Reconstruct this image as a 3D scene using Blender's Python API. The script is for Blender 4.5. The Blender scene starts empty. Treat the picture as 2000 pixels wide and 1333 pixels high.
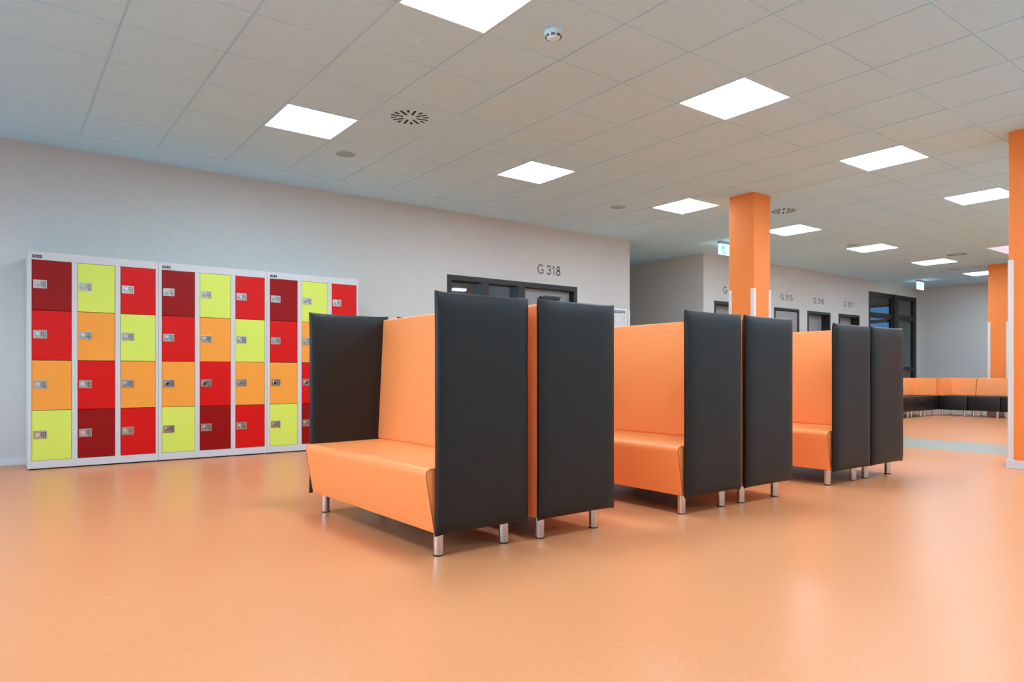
import bpy, bmesh, math, random
from mathutils import Vector, Matrix
random.seed(7)
C = bpy.context.scene.collection
SC = bpy.context.scene
R = math.radians
H = 3.024            # ceiling height
T = 0.625            # ceiling tile
U0, V0 = -3.010, -8.802

# ------------------------------------------------------------------ camera
cam = bpy.data.cameras.new('camera')
cam.sensor_width = 36.0
cam.lens = 1347.1 / 2000 * 36.0
cam.shift_y = 62.1 / 2000
cam.clip_start = 0.05
camo = bpy.data.objects.new('camera', cam)
camo.location = (0, 0, 0.858)
camo.rotation_euler = (R(90), 0, R(-36.94))
C.objects.link(camo)
SC.camera = camo
# ------------------------------------------------------------------ world: blue dusk, brighter towards the west
w = bpy.data.worlds.new('world'); SC.world = w; w.use_nodes = True
nt = w.node_tree; nt.nodes.clear()
tc = nt.nodes.new('ShaderNodeTexCoord'); sx = nt.nodes.new('ShaderNodeSeparateXYZ')
nt.links.new(tc.outputs['Generated'], sx.inputs[0])
rp = nt.nodes.new('ShaderNodeValToRGB')
mr = nt.nodes.new('ShaderNodeMapRange'); mr.inputs[1].default_value = -1; mr.inputs[2].default_value = 1
nt.links.new(sx.outputs[0], mr.inputs[0]); nt.links.new(mr.outputs[0], rp.inputs[0])
rp.color_ramp.elements[0].position = 0.15; rp.color_ramp.elements[0].color = (1.35, 1.6, 2.0, 1)
rp.color_ramp.elements[1].position = 0.75; rp.color_ramp.elements[1].color = (0.024, 0.075, 0.15, 1)
bg = nt.nodes.new('ShaderNodeBackground'); zr = nt.nodes.new('ShaderNodeMapRange'); zr.inputs[1].default_value = -.12; zr.inputs[2].default_value = .05
zr.inputs[3].default_value = .12; zr.inputs[4].default_value = 1.0
nt.links.new(sx.outputs[2], zr.inputs[0]); nt.links.new(zr.outputs[0], bg.inputs[1])
nt.links.new(rp.outputs[0], bg.inputs[0])
wo = nt.nodes.new('ShaderNodeOutputWorld'); nt.links.new(bg.outputs[0], wo.inputs[0])
# ------------------------------------------------------------------ exposure
vs = SC.view_settings
vs.view_transform = 'Standard'; vs.look = 'None'; vs.gamma = 1.0; vs.exposure = 1.90
vs.use_curve_mapping = False
LIGHT_STRENGTH = 9.0
SC.cycles.use_denoising = True
SC.cycles.max_bounces = 10
SC.cycles.diffuse_bounces = 6
SC.cycles.sample_clamp_indirect = 8.0

# ------------------------------------------------------------------ materials
def lin(c):
    return tuple(((x/255)/12.92 if x/255 <= .04045 else ((x/255+.055)/1.055)**2.4) for x in c) + (1,)
def mat(name, rgb, rough=.6, metal=0, spec=.5, noise=0, nscale=60, bump=0, bscale=200, coat=0, emit=None, estr=0, stretch=None):
    m = bpy.data.materials.new(name); m.use_nodes = True
    n = m.node_tree.nodes; l = m.node_tree.links
    b = n['Principled BSDF']
    b.inputs['Roughness'].default_value = rough
    b.inputs['Metallic'].default_value = metal
    b.inputs['Specular IOR Level'].default_value = spec
    b.inputs['Coat Weight'].default_value = coat
    base = lin(rgb)
    b.inputs['Base Color'].default_value = base
    tcn = n.new('ShaderNodeTexCoord')
    vec = tcn.outputs['Object']
    if stretch:
        mp = n.new('ShaderNodeMapping'); mp.inputs['Scale'].default_value = stretch
        l.new(vec, mp.inputs[0]); vec = mp.outputs[0]
    if noise:
        nz = n.new('ShaderNodeTexNoise'); nz.inputs['Scale'].default_value = nscale; nz.inputs['Detail'].default_value = 5
        l.new(vec, nz.inputs[0])
        cr = n.new('ShaderNodeValToRGB')
        cr.color_ramp.elements[0].position = .3; cr.color_ramp.elements[1].position = .7
        cr.color_ramp.elements[0].color = tuple(max(0, x*(1-noise)) for x in base[:3]) + (1,)
        cr.color_ramp.elements[1].color = tuple(min(1, x*(1+noise)) for x in base[:3]) + (1,)
        l.new(nz.outputs[0], cr.inputs[0]); l.new(cr.outputs[0], b.inputs['Base Color'])
    if bump:
        nb = n.new('ShaderNodeTexNoise'); nb.inputs['Scale'].default_value = bscale; nb.inputs['Detail'].default_value = 3
        l.new(tcn.outputs['Object'], nb.inputs[0])
        bp = n.new('ShaderNodeBump'); bp.inputs['Strength'].default_value = bump; bp.inputs['Distance'].default_value = .002
        l.new(nb.outputs[0], bp.inputs['Height']); l.new(bp.outputs[0], b.inputs['Normal'])
    if emit:
        b.inputs['Emission Color'].default_value = lin(emit); b.inputs['Emission Strength'].default_value = estr
    return m

M = {}
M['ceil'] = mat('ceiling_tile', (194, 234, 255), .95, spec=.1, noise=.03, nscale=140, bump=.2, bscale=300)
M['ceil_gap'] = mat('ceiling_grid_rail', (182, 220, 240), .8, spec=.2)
M['wall'] = mat('wall_paint', (207, 205, 199), .85, spec=.25, noise=.02, nscale=30, bump=.35, bscale=160)
M['wall_low'] = mat('wall_washable_paint', (204, 203, 200), .4, spec=.35, bump=.3, bscale=160)
M['floor'] = mat('floor_linoleum_orange', (222, 143, 94), .295, spec=.16, noise=.06, nscale=55, stretch=(.7, 3.2, 1))
M['floor_grey'] = mat('floor_linoleum_grey', (160, 154, 141), .32, spec=.20, noise=.05, nscale=55, stretch=(.7, 3.2, 1))
M['floor_bounce'] = mat('floor_pale_added_bounce', (206, 212, 214), .35, spec=.25, noise=.05, nscale=55, stretch=(.7, 3.2, 1))
M['orange_paint'] = mat('orange_paint', (248, 140, 66), .6, spec=.3, bump=.15, bscale=160)
M['orange'] = mat('orange_leather', (255, 153, 86), .42, spec=.4, bump=.12, bscale=500)
M['seam'] = mat('orange_seam', (150, 62, 20), .6)
M['dark'] = mat('charcoal_leather', (26, 24, 22), .44, spec=.36, bump=.15, bscale=500)
M['under'] = mat('black_underside_cloth', (22, 22, 22), .9)
M['steel'] = mat('brushed_steel', (215, 214, 212), .17, metal=1, bump=.05, bscale=300)
M['black'] = mat('black_plastic', (18, 18, 18), .5)
M['white'] = mat('white_plastic', (232, 232, 230), .45)
M['guard'] = mat('corner_guard_plastic', (226, 220, 212), .4)
M['base'] = mat('baseboard_paint', (215, 218, 222), .4)
M['locker'] = mat('locker_grey_steel', (206, 204, 202), .38, spec=.4)
M['slit'] = mat('locker_gap_shade', (20, 18, 18), .8)
M['dred'] = mat('door_dark_red', (146, 7, 5), .4, spec=.22)
M['red'] = mat('door_red', (212, 16, 10), .4, spec=.22)
M['dorange'] = mat('door_orange', (246, 157, 56), .4, spec=.3)
M['lime'] = mat('door_lime', (214, 226, 92), .4, spec=.3)
M['plate'] = mat('lock_plate_steel', (190, 182, 172), .3, metal=.8)
M['chrome'] = mat('chrome', (225, 225, 228), .12, metal=1)
M['key'] = mat('keypad_buttons', (70, 66, 62), .4)
M['frame'] = mat('anthracite_frame', (37, 37, 37), .45, spec=.4)
M['leaf'] = mat('grey_door_leaf', (150, 148, 146), .5)
M['letter'] = mat('grey_lettering', (96, 97, 97), .6)
M['paper'] = mat('plan_paper', (222, 220, 218), .5)
M['green_dark'] = mat('plan_header', (70, 84, 80), .5)
M['ink'] = mat('plan_ink', (120, 120, 122), .6)
M['vent_dark'] = mat('vent_slot_dark', (40, 18, 12), .8)
M['spk'] = mat('speaker_grille', (150, 186, 200), .7)
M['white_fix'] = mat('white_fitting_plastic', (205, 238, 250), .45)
M['lamp'] = mat('light_diffuser', (255, 255, 255), .5, emit=(211, 240, 262), estr=LIGHT_STRENGTH)
M['sign'] = mat('sign_face', (240, 255, 252), .4, emit=(225, 250, 250), estr=1.1)
M['sign_green'] = mat('sign_green', (0, 170, 110), .4, emit=(70, 225, 185), estr=.45)
M['skylight'] = mat('skylight_pane', (225, 226, 236), .5, emit=(198, 206, 240), estr=.22)
M['conc'] = mat('outer_wall_render', (205, 214, 214), .8)

def glass_mat(name, tint, trans, rough=.02):
    m = bpy.data.materials.new(name); m.use_nodes = True
    n = m.node_tree.nodes; l = m.node_tree.links; n.clear()
    o = n.new('ShaderNodeOutputMaterial')
    t = n.new('ShaderNodeBsdfTransparent'); t.inputs[0].default_value = tint
    g = n.new('ShaderNodeBsdfGlossy'); g.inputs['Roughness'].default_value = rough; g.inputs[0].default_value = (1, 1, 1, 1)
    f0 = n.new('ShaderNodeFresnel'); f0.inputs[0].default_value = 1.5
    ge = n.new('ShaderNodeNewGeometry'); iv = n.new('ShaderNodeMath'); iv.operation = 'SUBTRACT'; iv.inputs[0].default_value = 1
    f = n.new('ShaderNodeMath'); f.operation = 'MULTIPLY'
    l.new(ge.outputs['Backfacing'], iv.inputs[1]); l.new(iv.outputs[0], f.inputs[0]); l.new(f0.outputs[0], f.inputs[1])
    mx = n.new('ShaderNodeMixShader')
    l.new(f.outputs[0], mx.inputs[0]); l.new(t.outputs[0], mx.inputs[1]); l.new(g.outputs[0], mx.inputs[2])
    l.new(mx.outputs[0], o.inputs[0])
    return m
M['glass'] = glass_mat('window_glass', (.82, .88, .9, 1), .9)

# ------------------------------------------------------------------ mesh helpers
def box(bm, x0, x1, y0, y1, z0, z1, mi=0, bev=0):
    x0, x1 = sorted((x0, x1)); y0, y1 = sorted((y0, y1)); z0, z1 = sorted((z0, z1))
    v = [bm.verts.new(p) for p in ((x0,y0,z0),(x1,y0,z0),(x1,y1,z0),(x0,y1,z0),(x0,y0,z1),(x1,y0,z1),(x1,y1,z1),(x0,y1,z1))]
    fs = [bm.faces.new([v[i] for i in q]) for q in ((0,3,2,1),(4,5,6,7),(0,1,5,4),(1,2,6,5),(2,3,7,6),(3,0,4,7))]
    for f in fs: f.material_index = mi
    if bev:
        es = list({e for f in fs for e in f.edges})
        r = bmesh.ops.bevel(bm, geom=es, offset=bev, segments=2, profile=.5, affect='EDGES')
        for f in r['faces']: f.material_index = mi
def cyl(bm, c, r, h, seg=32, r2=None, mi=0, axis='z'):
    mt = {'z': Matrix.Identity(4), 'y': Matrix.Rotation(R(-90), 4, 'X'), 'x': Matrix.Rotation(R(90), 4, 'Y')}[axis]
    g = bmesh.ops.create_cone(bm, cap_ends=True, segments=seg, radius1=r, radius2=r if r2 is None else r2, depth=h,
                              matrix=Matrix.Translation(c) @ mt @ Matrix.Translation((0, 0, h/2)))
    for v in g['verts']:
        for f in v.link_faces: f.material_index = mi
def lathe(bm, prof, seg=40, c=(0, 0, 0)):
    rings = []
    for r, z in prof:
        rings.append([bm.verts.new((c[0]+r*math.cos(2*math.pi*i/seg), c[1]+r*math.sin(2*math.pi*i/seg), c[2]+z)) for i in range(seg)])
    for a, b in zip(rings, rings[1:]):
        for i in range(seg):
            bm.faces.new((a[i], a[(i+1) % seg], b[(i+1) % seg], b[i]))
    bm.faces.new(rings[0][::-1]); bm.faces.new(rings[-1])
def prism_y(bm, prof, y0, y1, mi=0):
    """closed (x,z) profile extruded along y"""
    a = [bm.verts.new((x, y0, z)) for x, z in prof]; b = [bm.verts.new((x, y1, z)) for x, z in prof]
    n = len(prof); fs = [bm.faces.new(a), bm.faces.new(b[::-1])]
    for i in range(n): fs.append(bm.faces.new((a[i], b[i], b[(i+1) % n], a[(i+1) % n])))
    for f in fs: f.material_index = mi
    return fs
def obj(name, bm, mats, parent=None, smooth=False, loc=None):
    if not isinstance(mats, (list, tuple)): mats = [mats]
    me = bpy.data.meshes.new(name)
    bmesh.ops.recalc_face_normals(bm, faces=bm.faces[:])
    bm.to_mesh(me); bm.free()
    for m in mats: me.materials.append(m)
    if smooth:
        me.polygons.foreach_set('use_smooth', [True]*len(me.polygons))
        if smooth != 'all': me.set_sharp_from_angle(angle=R(smooth if smooth is not True else 40))
    o = bpy.data.objects.new(name, me); C.objects.link(o)
    if parent: o.parent = parent
    if loc: o.location = loc
    return o
def tag(o, label, cat, group=None, kind=None):
    o['label'] = label; o['category'] = cat
    if group: o['group'] = group
    if kind: o['kind'] = kind
    return o
def thing(name, label, cat, loc=(0, 0, 0), rz=0, group=None):
    o = bpy.data.objects.new(name, None); C.objects.link(o); o.empty_display_size = .1
    o.location = loc; o.rotation_euler = (0, 0, rz)
    return tag(o, label, cat, group)
def struct(name, bm, mats, label=None, cat=None, smooth=False, parent=None):
    o = obj(name, bm, mats, parent, smooth)
    if not parent:
        o['kind'] = 'structure'; o['label'] = label; o['category'] = cat
    return o
def copy_tree(o, label=None, loc=None, rz=None, parent=None):
    c = o.copy(); C.objects.link(c)
    if parent: c.parent = parent
    if label: c['label'] = label
    if loc: c.location = loc
    if rz is not None: c.rotation_euler = (0, 0, rz)
    for ch in list(o.children): copy_tree(ch, parent=c)
    return c
def tpos(u, v): return (u-U0)*T, (v-V0)*T

# ------------------------------------------------------------------ room shell
XW, XE, YL, YR = -2.4, 19.0, 7.88, -4.2      # west, east, left wall, right wall
RX0, RX1, RY = 8.34, 10.25, 13.0              # corridor opening
WT = .30
SX = 22.0
# floor
bm = bmesh.new()
bands = [(XW-.5, 8.42, 0), (8.42, 9.62, 1), (9.62, 16.4, 0), (16.4, 17.6, 1), (17.6, SX, 0)]
GX, GY = -1.2, -.75          # unseen pale grey bands added to bounce neutral light onto the ceiling
for a, b, mi in bands:
    for c, d, mj in ((YR-.3, GY, 2), (GY, RY+.3, mi)):
        cuts = [(a, GX, 2), (GX, b, mj)] if a < GX < b else [(a, b, mj)]
        for e, f, mk in cuts:
            vv = [bm.verts.new(p) for p in ((e, c, 0), (f, c, 0), (f, d, 0), (e, d, 0))]
            bm.faces.new(vv).material_index = mk
    vv = [bm.verts.new(p) for p in ((a, YR-.3, -.1), (b, YR-.3, -.1), (b, RY+.3, -.1), (a, RY+.3, -.1))]
    bm.faces.new(vv[::-1]).material_index = mi
struct('floor', bm, [M['floor'], M['floor_grey'], M['floor_bounce']], 'orange marbled linoleum floor with a grey cross band', 'floor')

# ceiling: backing + raised tiles with open joints + plain border band
LIGHTS = [(u, v) for v in (0, -4, -8, -12) for u in range(-4, 25, 4)]  # outermost row is unseen, added to light the pale floor for bounce
LIGHTS = [(u, v) for (u, v) in LIGHTS if not (v == 0 and u == -4)] + [(28, v) for v in (-8, -12)] 
SKIP = set(LIGHTS)
VENTS = [(1, -1), (10, -1), (19, -1)]
SKIP |= set(VENTS)
for u in range(19, 25):
    for v in range(-4, -1): SKIP.add((u, v))          # skylight field
bm = bmesh.new()
box(bm, XW-.5, SX, YR-.5, RY+.5, H+.0045, H+.2, 1)
GU, GV, TH = .008, .003, .009
for u in range(-7, 32):
    for v in range(-16, 12):
        x0, y0 = tpos(u, v); x1, y1 = x0+T, y0+T
        if (u, v) in SKIP or v == 3: continue
        if v > 3:
            y0 += YL+.01-tpos(0, 4)[1]; y1 = y0+T
            if x1 < RX0 or x0 > RX1: continue
        if x0 > SX or y1 > RY+.4: continue
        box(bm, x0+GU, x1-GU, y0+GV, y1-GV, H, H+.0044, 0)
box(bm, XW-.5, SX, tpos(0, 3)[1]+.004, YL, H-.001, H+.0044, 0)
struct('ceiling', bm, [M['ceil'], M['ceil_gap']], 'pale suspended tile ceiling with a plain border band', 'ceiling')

# walls with openings: list of (x0,x1,ztop)
def wall_x(name, y0, y1, xa, xb, openings, label, low=False):
    bm = bmesh.new()
    cur = xa
    def seg(a, b, z0, z1): box(bm, a, b, y0, y1, z0, z1, 0)
    for a, b, zt in sorted(openings):
        seg(cur, a, 0, H+.05); seg(a, b, zt, H+.05); cur = b
    seg(cur, xb, 0, H+.05)
    return struct(name, bm, M['wall'], label, 'wall')
D318 = (4.84, 7.178, 2.175)
wall_x('wall_left', YL, YL+WT, XW, RX0, [D318], 'light grey wall behind the lockers')
DOORS = [(10.56, 11.50, 2.185), (12.485, 13.40, 2.175), (13.714, 14.644, 2.17), (14.992, 15.93, 2.175)]
FAC = (16.364, 18.90, 2.775)
wall_x('wall_back', YL, YL+WT, RX1, XE, DOORS+[FAC], 'light grey wall with rooms G 315 to G 317')
bm = bmesh.new(); box(bm, RX1, RX1+.2, YL+WT, RY, 0, H+.05); struct('wall_corridor_right', bm, M['wall'], 'corridor side wall right of the passage opening', 'wall')
bm = bmesh.new(); box(bm, RX0-.2, RX0, YL+WT, RY, 0, H+.05); struct('wall_corridor_left', bm, M['wall'], 'corridor side wall left of the passage opening', 'wall')
bm = bmesh.new(); box(bm, RX0-.2, RX1+.2, RY, RY+.2, 0, H+.05); struct('wall_corridor_end', bm, M['wall'], 'end wall of the side corridor', 'wall')
# east wall, lower washable paint up to 1.5 m
bm = bmesh.new()
box(bm, XE, XE+.25, YR-.3, 8.42, 0, 1.5, 1); box(bm, XE, XE+.25, YR-.3, 8.42, 1.5, H+.05, 0)
box(bm, XE, XE+.25, 8.42, RY, 2.68, H+.05, 0)
struct('wall_east', bm, [M['wall'], M['wall_low']], 'far grey end wall behind the corner sofas', 'wall')
bm = bmesh.new(); box(bm, XW-.3, XE+.3, YR-.3, YR, 0, H+.05); struct('wall_right', bm, M['wall'], 'grey wall on the right side outside the photo', 'wall')
# west wall with big window opening
bm = bmesh.new()
WY0, WY1, WZ0, WZ1 = 1.0, 7.5, .75, 2.75
box(bm, XW-.3, XW, YR, WY0, 0, H+.05); box(bm, XW-.3, XW, WY1, YL+WT, 0, H+.05)
box(bm, XW-.3, XW, WY0, WY1, 0, WZ0); box(bm, XW-.3, XW, WY0, WY1, WZ1, H+.05)
struct('wall_west', bm, M['wall'], 'grey window wall left of the camera', 'wall')
bm = bmesh.new()
for y in (WY0, 3.1, 5.3, WY1-.06): box(bm, XW-.2, XW-.12, y, y+.06, WZ0, WZ1)
for z in (WZ0, WZ1-.06): box(bm, XW-.199, XW-.121, WY0, WY1, z, z+.06)
wn = struct('window_1', bm, M['frame'], 'wide window in the wall left of the camera', 'window')
bm = bmesh.new(); box(bm, XW-.165, XW-.155, WY0+.06, WY1-.06, WZ0+.06, WZ1-.06); obj('pane', bm, M['glass'], wn)

# baseboards
bm = bmesh.new()
box(bm, XW, D318[0]-.001, YL-.014, YL, 0, .07, bev=.003); box(bm, D318[1], RX0, YL-.014, YL, 0, .07, bev=.003)
struct('baseboard_left', bm, M['base'], 'pale baseboard along the locker wall', 'baseboard')
bm = bmesh.new()
cur = RX1
for a, b, z in DOORS+[FAC]:
    box(bm, cur, a, YL-.014, YL, 0, .07, bev=.003); cur = b
struct('baseboard_back', bm, M['base'], 'pale baseboard along the wall with room doors', 'baseboard')
bm = bmesh.new(); box(bm, XE-.014, XE, YR, YL, 0, .07, bev=.003); struct('baseboard_east', bm, M['base'], 'pale baseboard along the far end wall', 'baseboard')
# corner guard on corridor corner
def guard(bm, x, y, sx, sy, z0, z1, leg=.045, th=.005):
    """L-profile around a convex corner at (x,y); walls run towards sx, sy"""
    box(bm, x-th*sx, x+leg*sx, y-th*sy, y, z0, z1, bev=.0015)
    box(bm, x-th*sx, x, y, y+leg*sy, z0, z1, bev=.0015)
bm = bmesh.new(); guard(bm, RX0, YL, -1, 1, .0, 1.89); struct('trim_1', bm, M['guard'], 'pale corner guard on the corridor corner', 'corner guard')

# ------------------------------------------------------------------ doors and glazing
def room_behind(name, x0, x1, y1, label):
    bm = bmesh.new()
    y0 = YL+WT
    box(bm, x0-.1, x0, y0, y1, 0, .9); box(bm, x0-.1, x0, y0, y1, 2.7, H); box(bm, x1, x1+.1, y0, y1, 0, H); box(bm, x0, x1, y1, y1+.1, 0, H)  # side wall left open, an unseen added window brightening the room
    struct(name, bm, M['wall'], label, 'wall')
room_behind('wall_classroom', 3.5, 8.0, 11.5, 'walls of the dark room behind the G 318 glazing')
# G 318: side glazing + leaf, deep frame
def frame_bm(x0, x1, zt, fw=.045, depth=.2, face=.006, members=()):
    bm = bmesh.new()
    ya, yb = YL-face, YL+depth
    box(bm, x0, x0+fw, ya, yb, 0, zt, bev=.002); box(bm, x1-fw, x1, ya, yb, 0, zt, bev=.002)
    box(bm, x0+fw, x1-fw, ya, yb, zt-fw, zt, bev=.002)
    for a, b in members: box(bm, a, b, ya, yb, 0, zt-fw, bev=.002)
    return bm
DX0, DX1, DZ = D318
d = struct('door_1', frame_bm(DX0, DX1, DZ, .07, .2, members=((5.40, 5.52), (6.03, 6.16))), M['frame'], 'wide anthracite door frame with two glass panels below G 318', 'door')
for a, b in ((DX0+.07, 5.40), (5.52, 6.03)):
    bm = bmesh.new(); box(bm, a, b, YL+.11, YL+.118, .0, DZ-.07); obj('pane', bm, M['glass'], d)
bm = bmesh.new(); box(bm, 6.163, DX1-.073, YL+.10, YL+.145, .006, DZ-.073, bev=.002); lf = obj('door_leaf', bm, M['leaf'], d)
bm = bmesh.new(); box(bm, 6.50, 6.88, YL+.055, YL+.10, 1.955, 1.995, bev=.004); box(bm, 6.55, 6.9, YL+.04, YL+.052, 1.998, 2.008)
obj('door_closer', bm, M['black'], lf)
def lever(parent, x, y, z=1.03, s=1):
    bm = bmesh.new(); cyl(bm, (x, y-.045, z), .011, .045, 16, axis='y'); cyl(bm, (min(x, x+.12*s), y-.045, z), .010, .12, 16, axis='x'); cyl(bm, (x, y-.006, z), .025, .006, 24, axis='y')
    obj('handle', bm, M['steel'], parent, smooth=True)
lever(lf, 6.26, YL+.10)
for i, (a, b, zt) in enumerate(DOORS):
    lab = ['anthracite-framed grey door partly behind the orange pillar', 'anthracite-framed flush grey door below G 315',
           'deep-set grey door with anthracite frame below G 316', 'deep-set grey door with anthracite frame below G 317'][i]
    flush = i == 1
    d = struct(f'door_{i+2}', frame_bm(a, b, zt, .05 if flush else .055, .24), M['frame'], lab, 'door')
    bm = bmesh.new()
    y = YL+.004 if flush else YL+.17
    if flush: box(bm, a+.065, b-.065, y, y+.04, .006, zt-.065, bev=.002)
    else: box(bm, a+.06, b-.06, y, y+.04, .006, zt-.06, bev=.002)
    lf = obj('door_leaf', bm, M['leaf'], d)
    if flush:
        bm = bmesh.new(); box(bm, a+.05, b-.05, YL+.05, YL+.06, 0, zt-.05); obj('door_stop', bm, M['black'], d)
    lever(lf, a+.15, y)
# glazed facade door at the end
a, b, zt = FAC
bm = bmesh.new()
ya, yb = YL+.02, YL+.10
for x0, x1 in ((a, a+.12), (17.58, 17.93), (b-.14, b)): box(bm, x0, x1, ya, yb, 0, zt, bev=.003)
for z0, z1 in ((zt-.10, zt), (2.17, 2.29)): 
    box(bm, a+.12, 17.58, ya+.005, yb-.005, z0, z1); box(bm, 17.93, b-.14, ya+.005, yb-.005, z0, z1)
box(bm, 17.93, b-.14, ya+.005, yb-.005, .90, 1.01); box(bm, a+.12, 17.58, ya+.005, yb-.005, .90, 1.01)
box(bm, a+.12, b-.14, ya+.005, yb-.005, 0, .12)
box(bm, 17.60, 17.72, ya-.05, ya+.01, 0, zt-.005)
d = struct('window_2', bm, M['frame'], 'tall anthracite glazed screen in the far left corner', 'window')
for x0, x1 in ((a+.12, 17.58), (17.93, b-.14)):
    for z0, z1 in ((2.29, zt-.10), (1.01, 2.17), (.12, .90)):
        bm = bmesh.new(); box(bm, x0, x1, YL+.055, YL+.063, z0, z1); obj('pane', bm, M['glass'], d)
# vestibule behind with an outer window towards the blue dusk
bm = bmesh.new(); box(bm, 15.9, 16.0, YL+WT, 11.5, 0, H); box(bm, 16.0, XE, 11.5, 11.6, 0, H)
struct('wall_vestibule', bm, M['conc'], 'walls of the vestibule behind the glazed screen', 'wall')
bm = bmesh.new()
for y in (8.42, 9.95, 11.40): box(bm, XE+.02, XE+.10, y, y+.08, 0, 2.68)
for z0, z1 in ((0, .08), (.95, 1.03), (2.20, 2.29), (2.62, 2.68)): box(bm, XE+.025, XE+.095, 8.5, 11.4, z0, z1)
d = struct('window_3', bm, M['frame'], 'outer window of the vestibule looking onto blue dusk', 'window')
bm = bmesh.new(); box(bm, XE+.055, XE+.063, 8.5, 11.4, .08, 2.62); obj('pane', bm, M['glass'], d)

# ------------------------------------------------------------------ lettering
def arc(cx, cy, rx, ry, a0, a1, n=14):
    return [(cx+rx*math.cos(R(a0+(a1-a0)*i/n)), cy+ry*math.sin(R(a0+(a1-a0)*i/n))) for i in range(n+1)]
# centre lines on a cap height of 1, with advance width; plain grotesque figures
GLYPH = {
 'G': (1.08, [arc(.54, .5, .44, .45, 42, 318, 26)[:-1] + [(.90, .17), (.925, .44), (.56, .44)]]),
 '3': (.78, [arc(.37, .73, .25, .215, 165, -90, 16)[:-1] + arc(.37, .285, .28, .235, 88, -165, 18)]),
 '1': (.78, [[(.16, .72), (.34, .82), (.45, .95), (.45, 0)]]),
 '4': (.78, [[(.72, .26), (.08, .26), (.54, .94), (.56, 0)]]),
 '5': (.78, [[(.66, .94), (.23, .94), (.155, .50)] + arc(.375, .325, .275, .27, 125, -160, 18)]),
 '6': (.78, [arc(.40, .60, .285, .345, 38, 172, 12) + arc(.385, .325, .275, .27, 170, 530, 26)]),
 '7': (.78, [[(.09, .94), (.66, .94), (.46, .62), (.34, .28), (.31, 0)]]),
 '8': (.78, [arc(.385, .735, .225, .205, -90, 270, 24), arc(.385, .285, .275, .235, 90, 450, 26)]),
}
def ribbon(bm, pts, wd, place3):
    """flat stroke of width wd along a polyline, given a small thickness"""
    closed = (Vector(pts[0])-Vector(pts[-1])).length < 1e-3
    if closed: pts = pts[:-1]
    n = len(pts); L = []; Rr = []
    for i in range(n):
        p = Vector(pts[i])
        d0 = (p-Vector(pts[i-1])).normalized() if (i or closed) else None
        d1 = (Vector(pts[(i+1) % n])-p).normalized() if (i < n-1 or closed) else None
        d0 = d0 or d1; d1 = d1 or d0
        n0 = Vector((-d0.y, d0.x)); n1 = Vector((-d1.y, d1.x)); m = (n0+n1).normalized()
        k = min(1.6, 1/max(.3, m.dot(n0)))
        L.append(p+m*wd/2*k); Rr.append(p-m*wd/2*k)
    rows = [[bm.verts.new(place3(q.x, q.y, dz)) for q in lst] for lst, dz in ((L, 0), (Rr, 0), (Rr, 1), (L, 1))]
    for a_ in range(4):
        A, B = rows[a_], rows[(a_+1) % 4]
        for i in range(n if closed else n-1):
            j = (i+1) % n; bm.faces.new((A[i], A[j], B[j], B[i]))
    if not closed:
        bm.faces.new([r[0] for r in rows]); bm.faces.new([r[-1] for r in rows][::-1])
def text_obj(name, s, x, z, width, height, label):
    root = thing(name, label, 'room number', (x, YL, z))
    adv = sum(.39 if c == ' ' else GLYPH[c][0] for c in s)-.12
    kx = width/adv; cur = -.04
    for c in s:
        if c == ' ': cur += .39; continue
        a_, strokes = GLYPH[c]
        bm = bmesh.new()
        for st in strokes:
            # all strokes of one figure share one mesh
            ribbon(bm, st, .15, lambda px, py, dz: ((cur+px)*kx, -.0004-.0012*dz, py*height))
        bmesh.ops.remove_doubles(bm, verts=bm.verts[:], dist=1e-5)
        obj('letter' if c == 'G' else 'digit', bm, M['letter'], root)
        cur += a_
    return root
text_obj('room_number', 'G 318', 6.396, 2.318, .437, .142, 'grey G 318 lettering on the wall above the wide glazed door')
text_obj('room_number', 'G 314', 10.836, 2.335, .44, .128, 'grey lettering starting with G 3, cut off by the orange pillar')
text_obj('room_number', 'G 315', 12.721, 2.338, .43, .118, 'grey G 315 lettering above the flush grey door')
text_obj('room_number', 'G 316', 13.955, 2.338, .43, .118, 'grey G 316 lettering above a deep-set door')
text_obj('room_number', 'G 317', 15.215, 2.338, .43, .118, 'grey G 317 lettering, the last one before the glazed screen')

# evacuation plan
ev = thing('evacuation_plan', 'framed white floor plan sheet on the wall right of door G 318', 'wall plan', (7.455, YL, 1.25))
bm = bmesh.new(); box(bm, 0, .80, -.010, -.001, 0, .65, bev=.002); obj('backing_board', bm, M['white'], ev)
bm = bmesh.new(); box(bm, .03, .76, -.0118, -.0101, .03, .60); obj('sheet', bm, M['paper'], ev)
bm = bmesh.new(); box(bm, .03, .76, -.0128, -.0119, .575, .615); ts = obj('title_strip', bm, M['green_dark'], ev)
bm = bmesh.new()
xx = .06
while xx < .72:
    wl = random.choice((.018, .026, .034)); box(bm, xx, xx+wl, -.0133, -.0129, .590, .600); xx += wl+.009
obj('title_print', bm, M['paper'], ts)
bm = bmesh.new()
def ln(x0, x1, z0, z1): box(bm, x0, x1, -.0126, -.0119, z0, z1)
ln(.756, .760, .03, .575); ln(.03, .034, .03, .575); ln(.03, .76, .03, .034)
for x in (.1, .2, .3, .4, .5): ln(x, x+.004, .2, .42)
ln(.1, .62, .2, .204); ln(.1, .62, .42, .424); ln(.1, .55, .31, .314)
for (x, z) in ((.56, .33), (.60, .33), (.60, .30), (.68, .44), (.70, .47), (.69, .40), (.72, .50)):
    ln(x, x+.02, z, z+.003); ln(x, x+.003, z, z+.03)
obj('plan_drawing', bm, M['ink'], ev)

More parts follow.
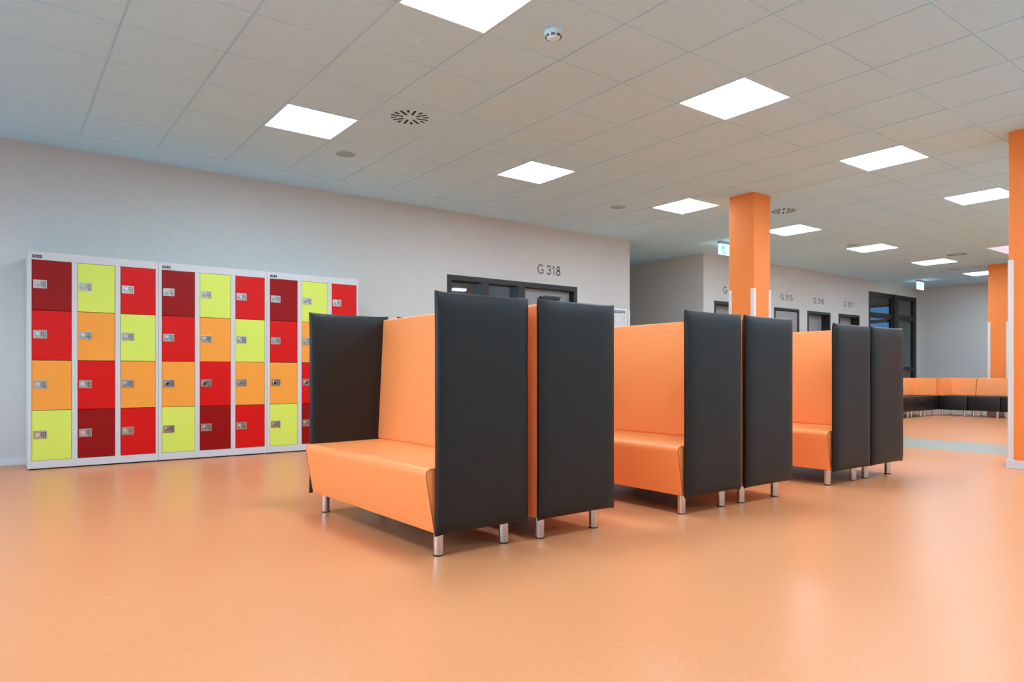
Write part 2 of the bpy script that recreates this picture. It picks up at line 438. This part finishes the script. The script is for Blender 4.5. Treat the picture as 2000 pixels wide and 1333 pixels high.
# ------------------------------------------------------------------ pillars
def pillar(x0, y0, s, label):
    p = thing('pillar', label, 'pillar', (x0, y0, 0))
    bm = bmesh.new(); box(bm, 0, s, 0, s, 0, H+.01, bev=.004); obj('shaft', bm, M['orange_paint'], p)
    bm = bmesh.new()
    t = .016
    box(bm, -t, s+t, -t, 0, 0, .075, bev=.003); box(bm, -t, s+t, s, s+t, 0, .075, bev=.003)
    box(bm, -t, 0, 0, s, 0, .075, bev=.003); box(bm, s, s+t, 0, s, 0, .075, bev=.003)
    obj('baseboard', bm, M['base'], p)
    for (x, y, sx, sy) in ((0, 0, 1, 1), (s, 0, -1, 1), (0, s, 1, -1), (s, s, -1, -1)):
        bm = bmesh.new(); guard(bm, x, y, sx, sy, .075, 1.87, .04); obj('corner_guard', bm, M['guard'], p)
    return p
pillar(7.268, 4.855, .345, 'orange square pillar standing behind the middle bench pair')
pillar(7.30, 1.925, .35, 'nearest orange pillar, cut by the right edge of the photo')
pillar(15.98, 4.98, .35, 'distant orange pillar behind the corner sofas')

# ------------------------------------------------------------------ ceiling fixtures
S = .045
def light_panel(u, v, label):
    x, y = tpos(u, v)
    t = thing('ceiling_light', label, 'ceiling light', (x+T/2, y+T/2, H), 0, 'square ceiling light panels')
    h = T/2
    bm = bmesh.new()
    for q in ((-h, h, -h, -h+.016), (-h, h, h-.016, h), (-h, -h+.016, -h+.016, h-.016), (h-.016, h, -h+.016, h-.016)):
        box(bm, q[0], q[1], q[2], q[3], -.004, .004)
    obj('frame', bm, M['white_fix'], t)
    bm = bmesh.new(); box(bm, -h+.016, h-.016, -h+.016, h-.016, -.001, .004); obj('diffuser', bm, M['lamp'], t)
    return t
LL = {(0, 0): 'bright square light panel left of the radial air vent, leftmost in the photo',
      (4, 0): 'bright light panel above door frame G 318, second in the left row',
      (8, 0): 'bright light panel just left of the middle orange pillar',
      (12, 0): 'bright light panel touching the right side of the middle orange pillar',
      (16, 0): 'bright light panel above lettering G 316 and G 317, fifth in the left row',
      (20, 0): 'small bright light panel above the glazed screen in the far corner',
      (24, 0): 'farthest bright light panel, cut off by the distant orange pillar',
      (0, -4): 'large light panel cut by the top edge of the photo',
      (4, -4): 'largest fully visible light panel, upper right of centre',
      (8, -4): 'light panel right of the largest one, next along the right row',
      (12, -4): 'light panel whose right corner meets the nearest orange pillar'}
proto = None
for (u, v) in LIGHTS:
    if (u, v) in {(16, -4)}: pass
    lab = LL.get((u, v), 'unseen square ceiling light panel outside the photo or hidden by the nearest pillar')
    if v == -4 and 19 <= u <= 24: continue
    if proto is None: proto = light_panel(u, v, lab)
    else:
        x, y = tpos(u, v); copy_tree(proto, lab, (x+T/2, y+T/2, H))

def vent(u, v, label):
    x, y = tpos(u, v)
    t = thing('air_vent', label, 'air vent', (x+T/2, y+T/2, H), 0, 'radial ceiling air vents')
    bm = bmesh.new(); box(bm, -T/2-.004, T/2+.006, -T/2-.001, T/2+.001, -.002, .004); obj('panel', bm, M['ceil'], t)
    bm = bmesh.new()
    for k in range(16):
        a = 2*math.pi*(k+.5)/16
        r0, r1 = (.060, .160) if k % 2 else (.112, .160)
        ca, sa = math.cos(a), math.sin(a); hw = .0095
        pts = [(r0, -hw), (r1, -hw), (r1, hw), (r0, hw)]
        lo = [bm.verts.new((p*ca-q*sa, p*sa+q*ca, -.0035)) for p, q in pts]
        hi = [bm.verts.new((p*ca-q*sa, p*sa+q*ca, -.002)) for p, q in pts]
        bm.faces.new(lo); bm.faces.new(hi[::-1])
        for i in range(4): bm.faces.new((lo[i], lo[(i+1) % 4], hi[(i+1) % 4], hi[i]))
    obj('slots', bm, M['vent_dark'], t)
    return t
v0 = vent(1, -1, 'radial slotted air vent beside the leftmost light panel')
for (u, v), lab in (((10, -1), 'radial slotted air vent right of the middle orange pillar'), ((19, -1), 'small distant radial air vent near the pale skylight')):
    x, y = tpos(u, v); copy_tree(v0, lab, (x+T/2, y+T/2, H))

def speaker(x, y, label):
    t = thing('ceiling_speaker', label, 'speaker', (x, y, H), 0, 'round ceiling speakers')
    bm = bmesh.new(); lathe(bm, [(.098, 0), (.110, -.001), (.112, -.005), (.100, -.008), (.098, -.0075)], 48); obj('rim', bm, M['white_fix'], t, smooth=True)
    bm = bmesh.new(); lathe(bm, [(.098, -.001), (.098, -.0079), (.05, -.0085)], 48); obj('grille', bm, M['spk'], t, smooth=True)
    return t
sp = speaker(2.78, 6.43, 'round flat ceiling speaker between the leftmost light panel and the locker wall')
for x, y, lab in ((6.507, 6.355, 'round flat ceiling speaker left of the light panel beside the middle pillar'),
                  (11.616, 5.864, 'faint round ceiling speaker at the edge of the light panel above G 316'),
                  (16.02, 5.97, 'faint far ceiling speaker beside the farthest light panel')):
    copy_tree(sp, lab, (x, y, H))

def smoke(x, y, s, label):
    t = thing('smoke_detector', label, 'smoke detector', (x, y, H))
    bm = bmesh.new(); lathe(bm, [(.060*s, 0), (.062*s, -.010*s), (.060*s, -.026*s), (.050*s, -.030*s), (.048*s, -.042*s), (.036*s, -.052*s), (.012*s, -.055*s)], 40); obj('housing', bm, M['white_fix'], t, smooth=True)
    bm = bmesh.new()
    for k in range(8):
        a = 2*math.pi*(k)/8
        for z in (-.034*s, -.041*s):
            seg = 5
            for i in range(seg):
                b0 = a-.28+.56*i/seg; b1 = a-.28+.56*(i+1)/seg; r = .0505*s
                q = [bm.verts.new((r*math.cos(b), r*math.sin(b), zz)) for b, zz in ((b0, z), (b1, z), (b1, z-.004*s), (b0, z-.004*s))]
                q2 = [bm.verts.new((.04*s*math.cos(b), .04*s*math.sin(b), zz)) for b, zz in ((b0, z), (b1, z), (b1, z-.004*s), (b0, z-.004*s))]
                bm.faces.new(q); bm.faces.new(q2[::-1])
                for j in range(4): bm.faces.new((q[j], q[(j+1) % 4], q2[(j+1) % 4], q2[j]))
    obj('vent_slits', bm, M['vent_dark'], t)
smoke(2.833, 3.331, 1, 'white domed smoke detector with dark slits near the top edge of the photo')
def sprinkler(x, y, r, label):
    t = thing('sprinkler', label, 'sprinkler', (x, y, H))
    bm = bmesh.new(); lathe(bm, [(r, 0), (r, -.003), (r*.75, -.006), (r*.35, -.007)], 32); obj('rosette', bm, M['white_fix'], t, smooth=True)
    bm = bmesh.new(); lathe(bm, [(r*.25, -.006), (r*.25, -.018), (r*.5, -.020), (r*.5, -.023), (r*.1, -.026)], 24); obj('head', bm, M['white_fix'], t, smooth=True)
sprinkler(2.188, 3.941, .032, 'tiny sprinkler head on the ceiling left of the smoke detector')
sprinkler(3.431, 6.489, .055, 'pale round ceiling sensor right of the round speaker')
sprinkler(7.203, 3.931, .040, 'tiny round ceiling fitting between the light panels of both rows')

# skylight field (pale, glow in the pane stands in for daylight)
x0, y1 = tpos(19, -1); y1 = 4.639
xe, y0 = tpos(25, -4)
bm = bmesh.new()
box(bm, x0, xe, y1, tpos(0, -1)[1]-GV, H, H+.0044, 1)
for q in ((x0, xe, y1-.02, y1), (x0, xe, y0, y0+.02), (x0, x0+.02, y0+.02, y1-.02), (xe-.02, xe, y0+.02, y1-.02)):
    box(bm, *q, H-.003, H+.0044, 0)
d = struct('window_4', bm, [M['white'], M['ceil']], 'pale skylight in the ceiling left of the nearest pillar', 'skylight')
bm = bmesh.new(); box(bm, x0+.02, xe-.02, y0+.02, y1-.02, H-.001, H+.004); obj('pane', bm, M['skylight'], d)

# exit signs
def exit_sign(x, y, label):
    t = thing('exit_sign', label, 'exit sign', (x, y, H), 0, 'illuminated exit signs')
    bm = bmesh.new(); box(bm, 0, .34, -.03, .03, -.042, 0, bev=.003); obj('housing', bm, M['spk'], t)
    bm = bmesh.new(); box(bm, .0, .34, -.010, .010, -.212, -.042, bev=.002); pn = obj('sign_panel', bm, M['sign'], t)
    def pic(bm, ys):
        def q(pts, dy):
            vs_ = [bm.verts.new((px, ys*dy, pz)) for px, pz in pts]; bm.faces.new(vs_)
        return q
    for ys in (-1, 1):
        bm = bmesh.new(); yy = .0115*ys
        box(bm, .05, .17, .0105*ys, yy, -.19, -.065); obj('green_field', bm, M['sign_green'], pn)
        bm = bmesh.new(); y2 = .013*ys
        cyl(bm, (.118, min(yy, y2), -.083), .010, .0015, 16, axis='y')
        def poly(pts):
            a_ = [bm.verts.new((px, yy, pz)) for px, pz in pts]; b_ = [bm.verts.new((px, y2, pz)) for px, pz in pts]
            bm.faces.new(a_); bm.faces.new(b_[::-1])
            for i in range(len(pts)): bm.faces.new((a_[i], a_[(i+1) % len(pts)], b_[(i+1) % len(pts)], b_[i]))
        poly([(.098, -.096), (.122, -.098), (.116, -.135), (.096, -.132)])
        poly([(.100, -.130), (.116, -.133), (.136, -.160), (.124, -.168)])
        poly([(.096, -.130), (.108, -.134), (.090, -.162), (.068, -.166), (.070, -.156), (.084, -.153)])
        poly([(.120, -.099), (.146, -.118), (.141, -.125), (.116, -.110)])
        obj('running_figure', bm, M['sign'], pn)
        bm = bmesh.new()
        a_ = [(.20, -.12), (.25, -.12), (.25, -.10), (.29, -.128), (.25, -.156), (.25, -.136), (.20, -.136)]
        lo = [bm.verts.new((px, yy, pz)) for px, pz in a_]; hi = [bm.verts.new((px, .0105*ys, pz)) for px, pz in a_]
        bm.faces.new(lo); bm.faces.new(hi[::-1])
        for i in range(len(a_)): bm.faces.new((lo[i], lo[(i+1) % len(a_)], hi[(i+1) % len(a_)], hi[i]))
        obj('arrow', bm, M['sign_green'], pn)
    return t
es = exit_sign(9.525, 7.013, 'lit exit sign partly hidden by the middle orange pillar')
copy_tree(es, 'small distant lit exit sign above the far left corner of the room', (17.2, 7.173, H))

# ------------------------------------------------------------------ lockers
def locker_bank(x0, label, badge=True):
    W, z1, D = 1.036, 1.93, .49
    Y0 = 7.38
    t = thing('locker_bank', label, 'lockers', (x0, Y0, 0), 0, 'locker banks along the grey wall')
    door_x = [.0315, .374, .716]; dw = .2985
    dz0, dh = .080, .4445
    zt = dz0+4*dh
    bm = bmesh.new()
    box(bm, 0.001, W-.001, .022, D, .012, z1-.001)
    def fr(a, b, c, d_): box(bm, a, b, 0, .0219, c, d_, bev=.0015)
    fr(.001, door_x[0], .012, z1); fr(door_x[2]+dw, W-.001, .012, z1)
    fr(door_x[0]+dw, door_x[1], dz0, zt); fr(door_x[1]+dw, door_x[2], dz0, zt)
    fr(door_x[0], door_x[2]+dw, .012, dz0); fr(door_x[0], door_x[2]+dw, zt, z1)
    obj('cabinet_body', bm, M['locker'], t)
    bm = bmesh.new(); box(bm, .02, W-.02, .02, D-.02, 0, .0119); obj('plinth', bm, M['black'], t)
    bm = bmesh.new()
    for dx in door_x: box(bm, dx+.0003, dx+dw-.0003, .0195, .0218, dz0+.0003, zt-.0003)
    obj('door_gap_shade', bm, M['slit'], t)  # dark sheet behind the doors stands in for shade in the gaps
    cols = [['dred', 'red', 'dorange', 'lime'], ['lime', 'dorange', 'red', 'dred'], ['red', 'lime', 'dorange', 'red']]
    names = {'dred': 'dark red locker door', 'red': 'bright red locker door', 'dorange': 'orange locker door', 'lime': 'lime yellow locker door'}
    g = .0022
    for i, dx in enumerate(door_x):
        for j in range(4):
            za = dz0+(3-j)*dh
            bm = bmesh.new(); box(bm, dx+g, dx+dw-g, .002, .0185, za+g, za+dh-g, bev=.0018)
            key = cols[i][j]
            dr = obj('door', bm, M[key], t); dr['label'] = names[key]
            zc = za+dh-.2145; xl = dx+.012
            bm = bmesh.new(); box(bm, xl, xl+.100, -.0015, .0019, zc-.037, zc+.037, bev=.0008); obj('lock_plate', bm, M['plate'], dr)
            bm = bmesh.new(); cyl(bm, (xl+.031, -.006, zc-.002), .019, .0044, 24, axis='y'); cyl(bm, (xl+.031, -.030, zc-.002), .013, .024, 24, axis='y', r2=.016)
            obj('lock_knob', bm, M['chrome'], dr, smooth=True)
            bm = bmesh.new()
            for r_ in range(4):
                for c_ in range(3):
                    if r_ == 3 and c_ == 0: continue
                    kx = xl+.055+c_*.014; kz = zc+.024-r_*.0145
                    box(bm, kx, kx+.0085, -.0028, -.0016, kz-.0085, kz)
            obj('keypad', bm, M['key'], dr)
    bm = bmesh.new(); bx = .036; box(bm, bx, bx+.070, -.002, -.0001, 1.874, 1.899); bd = obj('maker_badge', bm, M['black'], t)
    bm = bmesh.new()
    for k in range(6): box(bm, bx+.010+k*.0055, bx+.014+k*.0055, -.0026, -.0021, 1.884, 1.890)
    box(bm, bx+.052, bx+.058, -.0026, -.0021, 1.880, 1.884); box(bm, bx+.056, bx+.060, -.0026, -.0021, 1.886, 1.893); box(bm, bx+.050, bx+.053, -.0026, -.0021, 1.888, 1.893)
    obj('badge_print', bm, M['white'], bd)
    return t
lb = locker_bank(.237, 'leftmost bank of twelve red, orange and lime lockers')
copy_tree(lb, 'middle of the three coloured locker banks on the grey wall', (.237+1.036, 7.38, 0))
copy_tree(lb, 'rightmost coloured locker bank, partly hidden by the nearest bench', (.237+2.072, 7.38, 0))

# ------------------------------------------------------------------ high-backed benches
def pillow_panel(x0, x1, y0, y1, z0, z1, n=22, m=40, bulge=.42):
    """upholstered panel lying in the xz plane, padded towards +-y, with pinched corners"""
    bm = bmesh.new(); cx, cz, cy = (x0+x1)/2, (z0+z1)/2, (y0+y1)/2
    hx, hz, hy = (x1-x0)/2, (z1-z0)/2, (y1-y0)/2
    def s(k, n): return math.sin((k/n-.5)*math.pi)
    grid = {}
    for side in (-1, 1):
        for i in range(n+1):
            for j in range(m+1):
                a, b = s(i, n), s(j, m)
                if side == 1 and (i in (0, n) or j in (0, m)):
                    grid[(side, i, j)] = grid[(-1, i, j)]; continue
                pinch = .0065
                X = cx+a*(hx-pinch*(1-b**6)); Z = cz+b*(hz-pinch*(1-a**6))
                ea, eb = max(0, 1-abs(a)**7), max(0, 1-abs(b)**14)
                h = hy*(ea*eb)**.36
                grid[(side, i, j)] = bm.verts.new((X, cy+side*h, Z))
    for side in (-1, 1):
        for i in range(n):
            for j in range(m):
                q = [grid[(side, i, j)], grid[(side, i+1, j)], grid[(side, i+1, j+1)], grid[(side, i, j+1)]]
                bm.faces.new(q if side == -1 else q[::-1])
    return bm
def rounded(prof, rad, seg=4):
    out = []; n = len(prof)
    for i, (p, r) in enumerate(zip(prof, rad)):
        p = Vector(p); a = Vector(prof[i-1])-p; b = Vector(prof[(i+1) % n])-p
        if r <= 0: out.append(tuple(p)); continue
        a.normalize(); b.normalize(); ang = a.angle(b); d = r/math.tan(ang/2)
        p0, p1 = p+a*d, p+b*d
        for k in range(seg+1):
            t = k/seg; out.append(tuple(p0*(1-t)**2+p*2*t*(1-t)+p1*t*t))
    return out
def prism_obj(name, prof, y0, y1, m, parent, smooth=35):
    bm = bmesh.new(); prism_y(bm, prof, y0, y1); return obj(name, bm, m, parent, smooth)
BL, BD = 1.52, .525
def bench(label):
    t = thing('high_back_bench', label, 'bench', (0, 0, 0), 0, 'high-backed benches in back-to-back pairs')
    pt = .062
    for y0 in (0, BL-pt):
        obj('side_panel', pillow_panel(-.012, BD+.012, y0, y0+pt, .112, 1.234), M['dark'], t, smooth='all')
    # seat block with slanted front, fine rows along y so the top can crown
    prof = rounded([(.004, .12), (-.047, .418), (.47, .424), (.47, .12)], [.008, .034, 0, 0], 7)
    ya, yb = pt-.004, BL-pt+.004
    bm = bmesh.new(); n = 24; rings = []
    for k in range(n+1):
        y = ya+(yb-ya)*k/n; f = 1-abs(2*k/n-1)**6
        rings.append([bm.verts.new((x-(.006*f if x < .01 and z > .2 else 0), y, z+(.005*f if z > .41 else 0))) for x, z in prof])
    for a_, b_ in zip(rings, rings[1:]):
        for i in range(len(prof)): bm.faces.new((a_[i], b_[i], b_[(i+1) % len(prof)], a_[(i+1) % len(prof)]))
    bm.faces.new(rings[0]); bm.faces.new(rings[-1][::-1])
    st = obj('seat', bm, M['orange'], t, smooth=45)
    # seam along both seat ends
    bm = bmesh.new()
    for y in (ya-.0008, yb+.0008):
        pts = [p for p in prof if p[0] < .3 and not (p[0] > .0062 and p[1] < .2)] + [(.05, .4185)]
        pts = sorted(pts, key=lambda p: (p[1] if p[0] < 0.01 else .42+p[0]))
        for p, q in zip(pts, pts[1:]):
            mid = Vector(((p[0]+q[0])/2, y, (p[1]+q[1])/2)); dvec = Vector((q[0]-p[0], 0, q[1]-p[1])); L = dvec.length
            if L < 1e-5: continue
            mt = Matrix.Translation(mid) @ dvec.to_track_quat('Z', 'Y').to_matrix().to_4x4()
            bmesh.ops.create_cone(bm, cap_ends=True, segments=8, radius1=.0016, radius2=.0016, depth=L, matrix=mt)
    obj('seam', bm, M['seam'], st)
    bp = rounded([(.446, .424), (.488, 1.208), (BD-.006, 1.208), (BD-.006, .12), (.471, .12), (.471, .424)], [.02, .012, .012, 0, 0, 0], 5)
    prism_obj('backrest', bp, ya, yb, M['orange'], t)
    bm = bmesh.new(); box(bm, .03, BD-.03, .07, BL-.07, .1165, .1199); obj('underside', bm, M['under'], t)
    for x in (.062, BD-.075):
        for y in (.115, BL-.115):
            bm = bmesh.new(); cyl(bm, (x, y, .006), .0245, .108, 36); lg = obj('leg', bm, M['steel'], t, smooth=True)
            bm = bmesh.new(); cyl(bm, (x, y, 0), .0255, .0062, 36); obj('foot_pad', bm, M['black'], lg, smooth=True)
    return t
b0 = bench('nearest high-backed bench with orange seat and charcoal side panels, facing left')
b0.location = (1.612, 2.68, 0); b0.rotation_euler = (0, 0, R(1.5))
def place(x_front, ynear, facing, label, rz=0):
    if facing < 0: return copy_tree(b0, label, (x_front, ynear, 0), R(rz))
    rr = R(180+rz)
    ox = x_front; oy = ynear+BL
    return copy_tree(b0, label, (ox-BL*math.sin(R(rz)), oy, 0), rr)
place(2.722, 2.672, 1, 'high-backed bench standing back to back behind the nearest one, mostly its charcoal side panel seen', 1.0)
place(3.285, 2.62, -1, 'middle high-backed bench with its orange seat and back facing left')
place(4.398, 2.62, 1, 'bench of the middle pair turned away to the right, only its charcoal side panel seen')
place(5.033, 2.65, -1, 'farthest high-backed bench with a glimpse of orange seat facing left')
place(6.130, 2.65, 1, 'rightmost bench of the farthest pair, turned away, charcoal side panel seen')

# ------------------------------------------------------------------ corner sofas (0.55 m modules), local: front towards -x, width along y
MW = .55
def cushion(y0, y1, xb=.546):
    """wedge backrest along y, thick at the bottom"""
    return rounded([(xb-.145, .402), (xb-.075, .752), (xb, .752), (xb, .402)], [.01, .02, .02, 0], 4), y0, y1
def module(name, label, sides=()):
    t = thing(name, label, 'sofa', (0, 0, 0), 0, 'dark low sofa modules with orange backrests')
    bm = bmesh.new(); box(bm, 0, MW, .004, MW-.004, .12, .40, bev=.012); obj('seat', bm, M['dark'], t, smooth=30)
    pr, y0, y1 = cushion(0, 0)
    prism_obj('backrest', pr, .004, MW-.004, M['orange'], t, 30)
    for s in sides:      # second backrest closing the +y or -y side
        bm = bmesh.new()
        prof = rounded([(.145, .402), (.075, .752), (0, .752), (0, .402)], [.01, .02, .02, 0], 4)
        x1 = .546-.078
        a_ = []; b_ = []
        for yy, z in prof:
            Y = (MW-.004-yy) if s > 0 else (.004+yy)
            xx = .546-.145+(z-.402)/.35*.07 - .001
            a_.append(bm.verts.new((.002, Y, z))); b_.append(bm.verts.new((xx, Y, z)))
        n = len(a_); bm.faces.new(a_); bm.faces.new(b_[::-1])
        for i in range(n): bm.faces.new((a_[i], b_[i], b_[(i+1) % n], a_[(i+1) % n]))
        obj('side_backrest', bm, M['orange'], t, smooth=30)
    for x in (.075, MW-.075):
        for y in (.075, MW-.075):
            bm = bmesh.new(); cyl(bm, (x, y, .005), .022, .115, 24); lg = obj('leg', bm, M['steel'], t, smooth=True)
            bm = bmesh.new(); cyl(bm, (x, y, 0), .023, .0052, 24); obj('foot_pad', bm, M['black'], lg)
    return t
# right row: front faces -X at X=15.27, runs down in Y
c1 = module('corner_sofa', 'dark corner seat with two orange backrests, left end of the right sofa row', (1,)); c1.location = (15.2, 5.97-MW, 0)
s1 = module('sofa_module', 'dark low sofa seat with one orange backrest, in front of the distant pillar'); s1.location = (15.2, 5.97-2*MW-.004, 0)
copy_tree(s1, 'dark low sofa seat mostly hidden behind the nearest orange pillar', (15.2, 5.97-3*MW-.008, 0))
# left row: front faces -Y at Y=5.93: local -x -> -Y  => rotate +90
# local (x,y) -> world (-y, x) + origin
c2 = module('corner_sofa', 'dark corner seat with two orange backrests, right end of the left sofa row', (-1,)); c2.location = (15.18, 5.93, 0); c2.rotation_euler = (0, 0, R(90))
copy_tree(s1, 'dark low sofa seat just right of the farthest bench panel, under the glazed screen', (15.18-MW-.004, 5.93, 0), R(90))
copy_tree(s1, 'dark low sofa seat hidden behind the rightmost high-backed bench', (15.18-2*MW-.008, 5.93, 0), R(90))
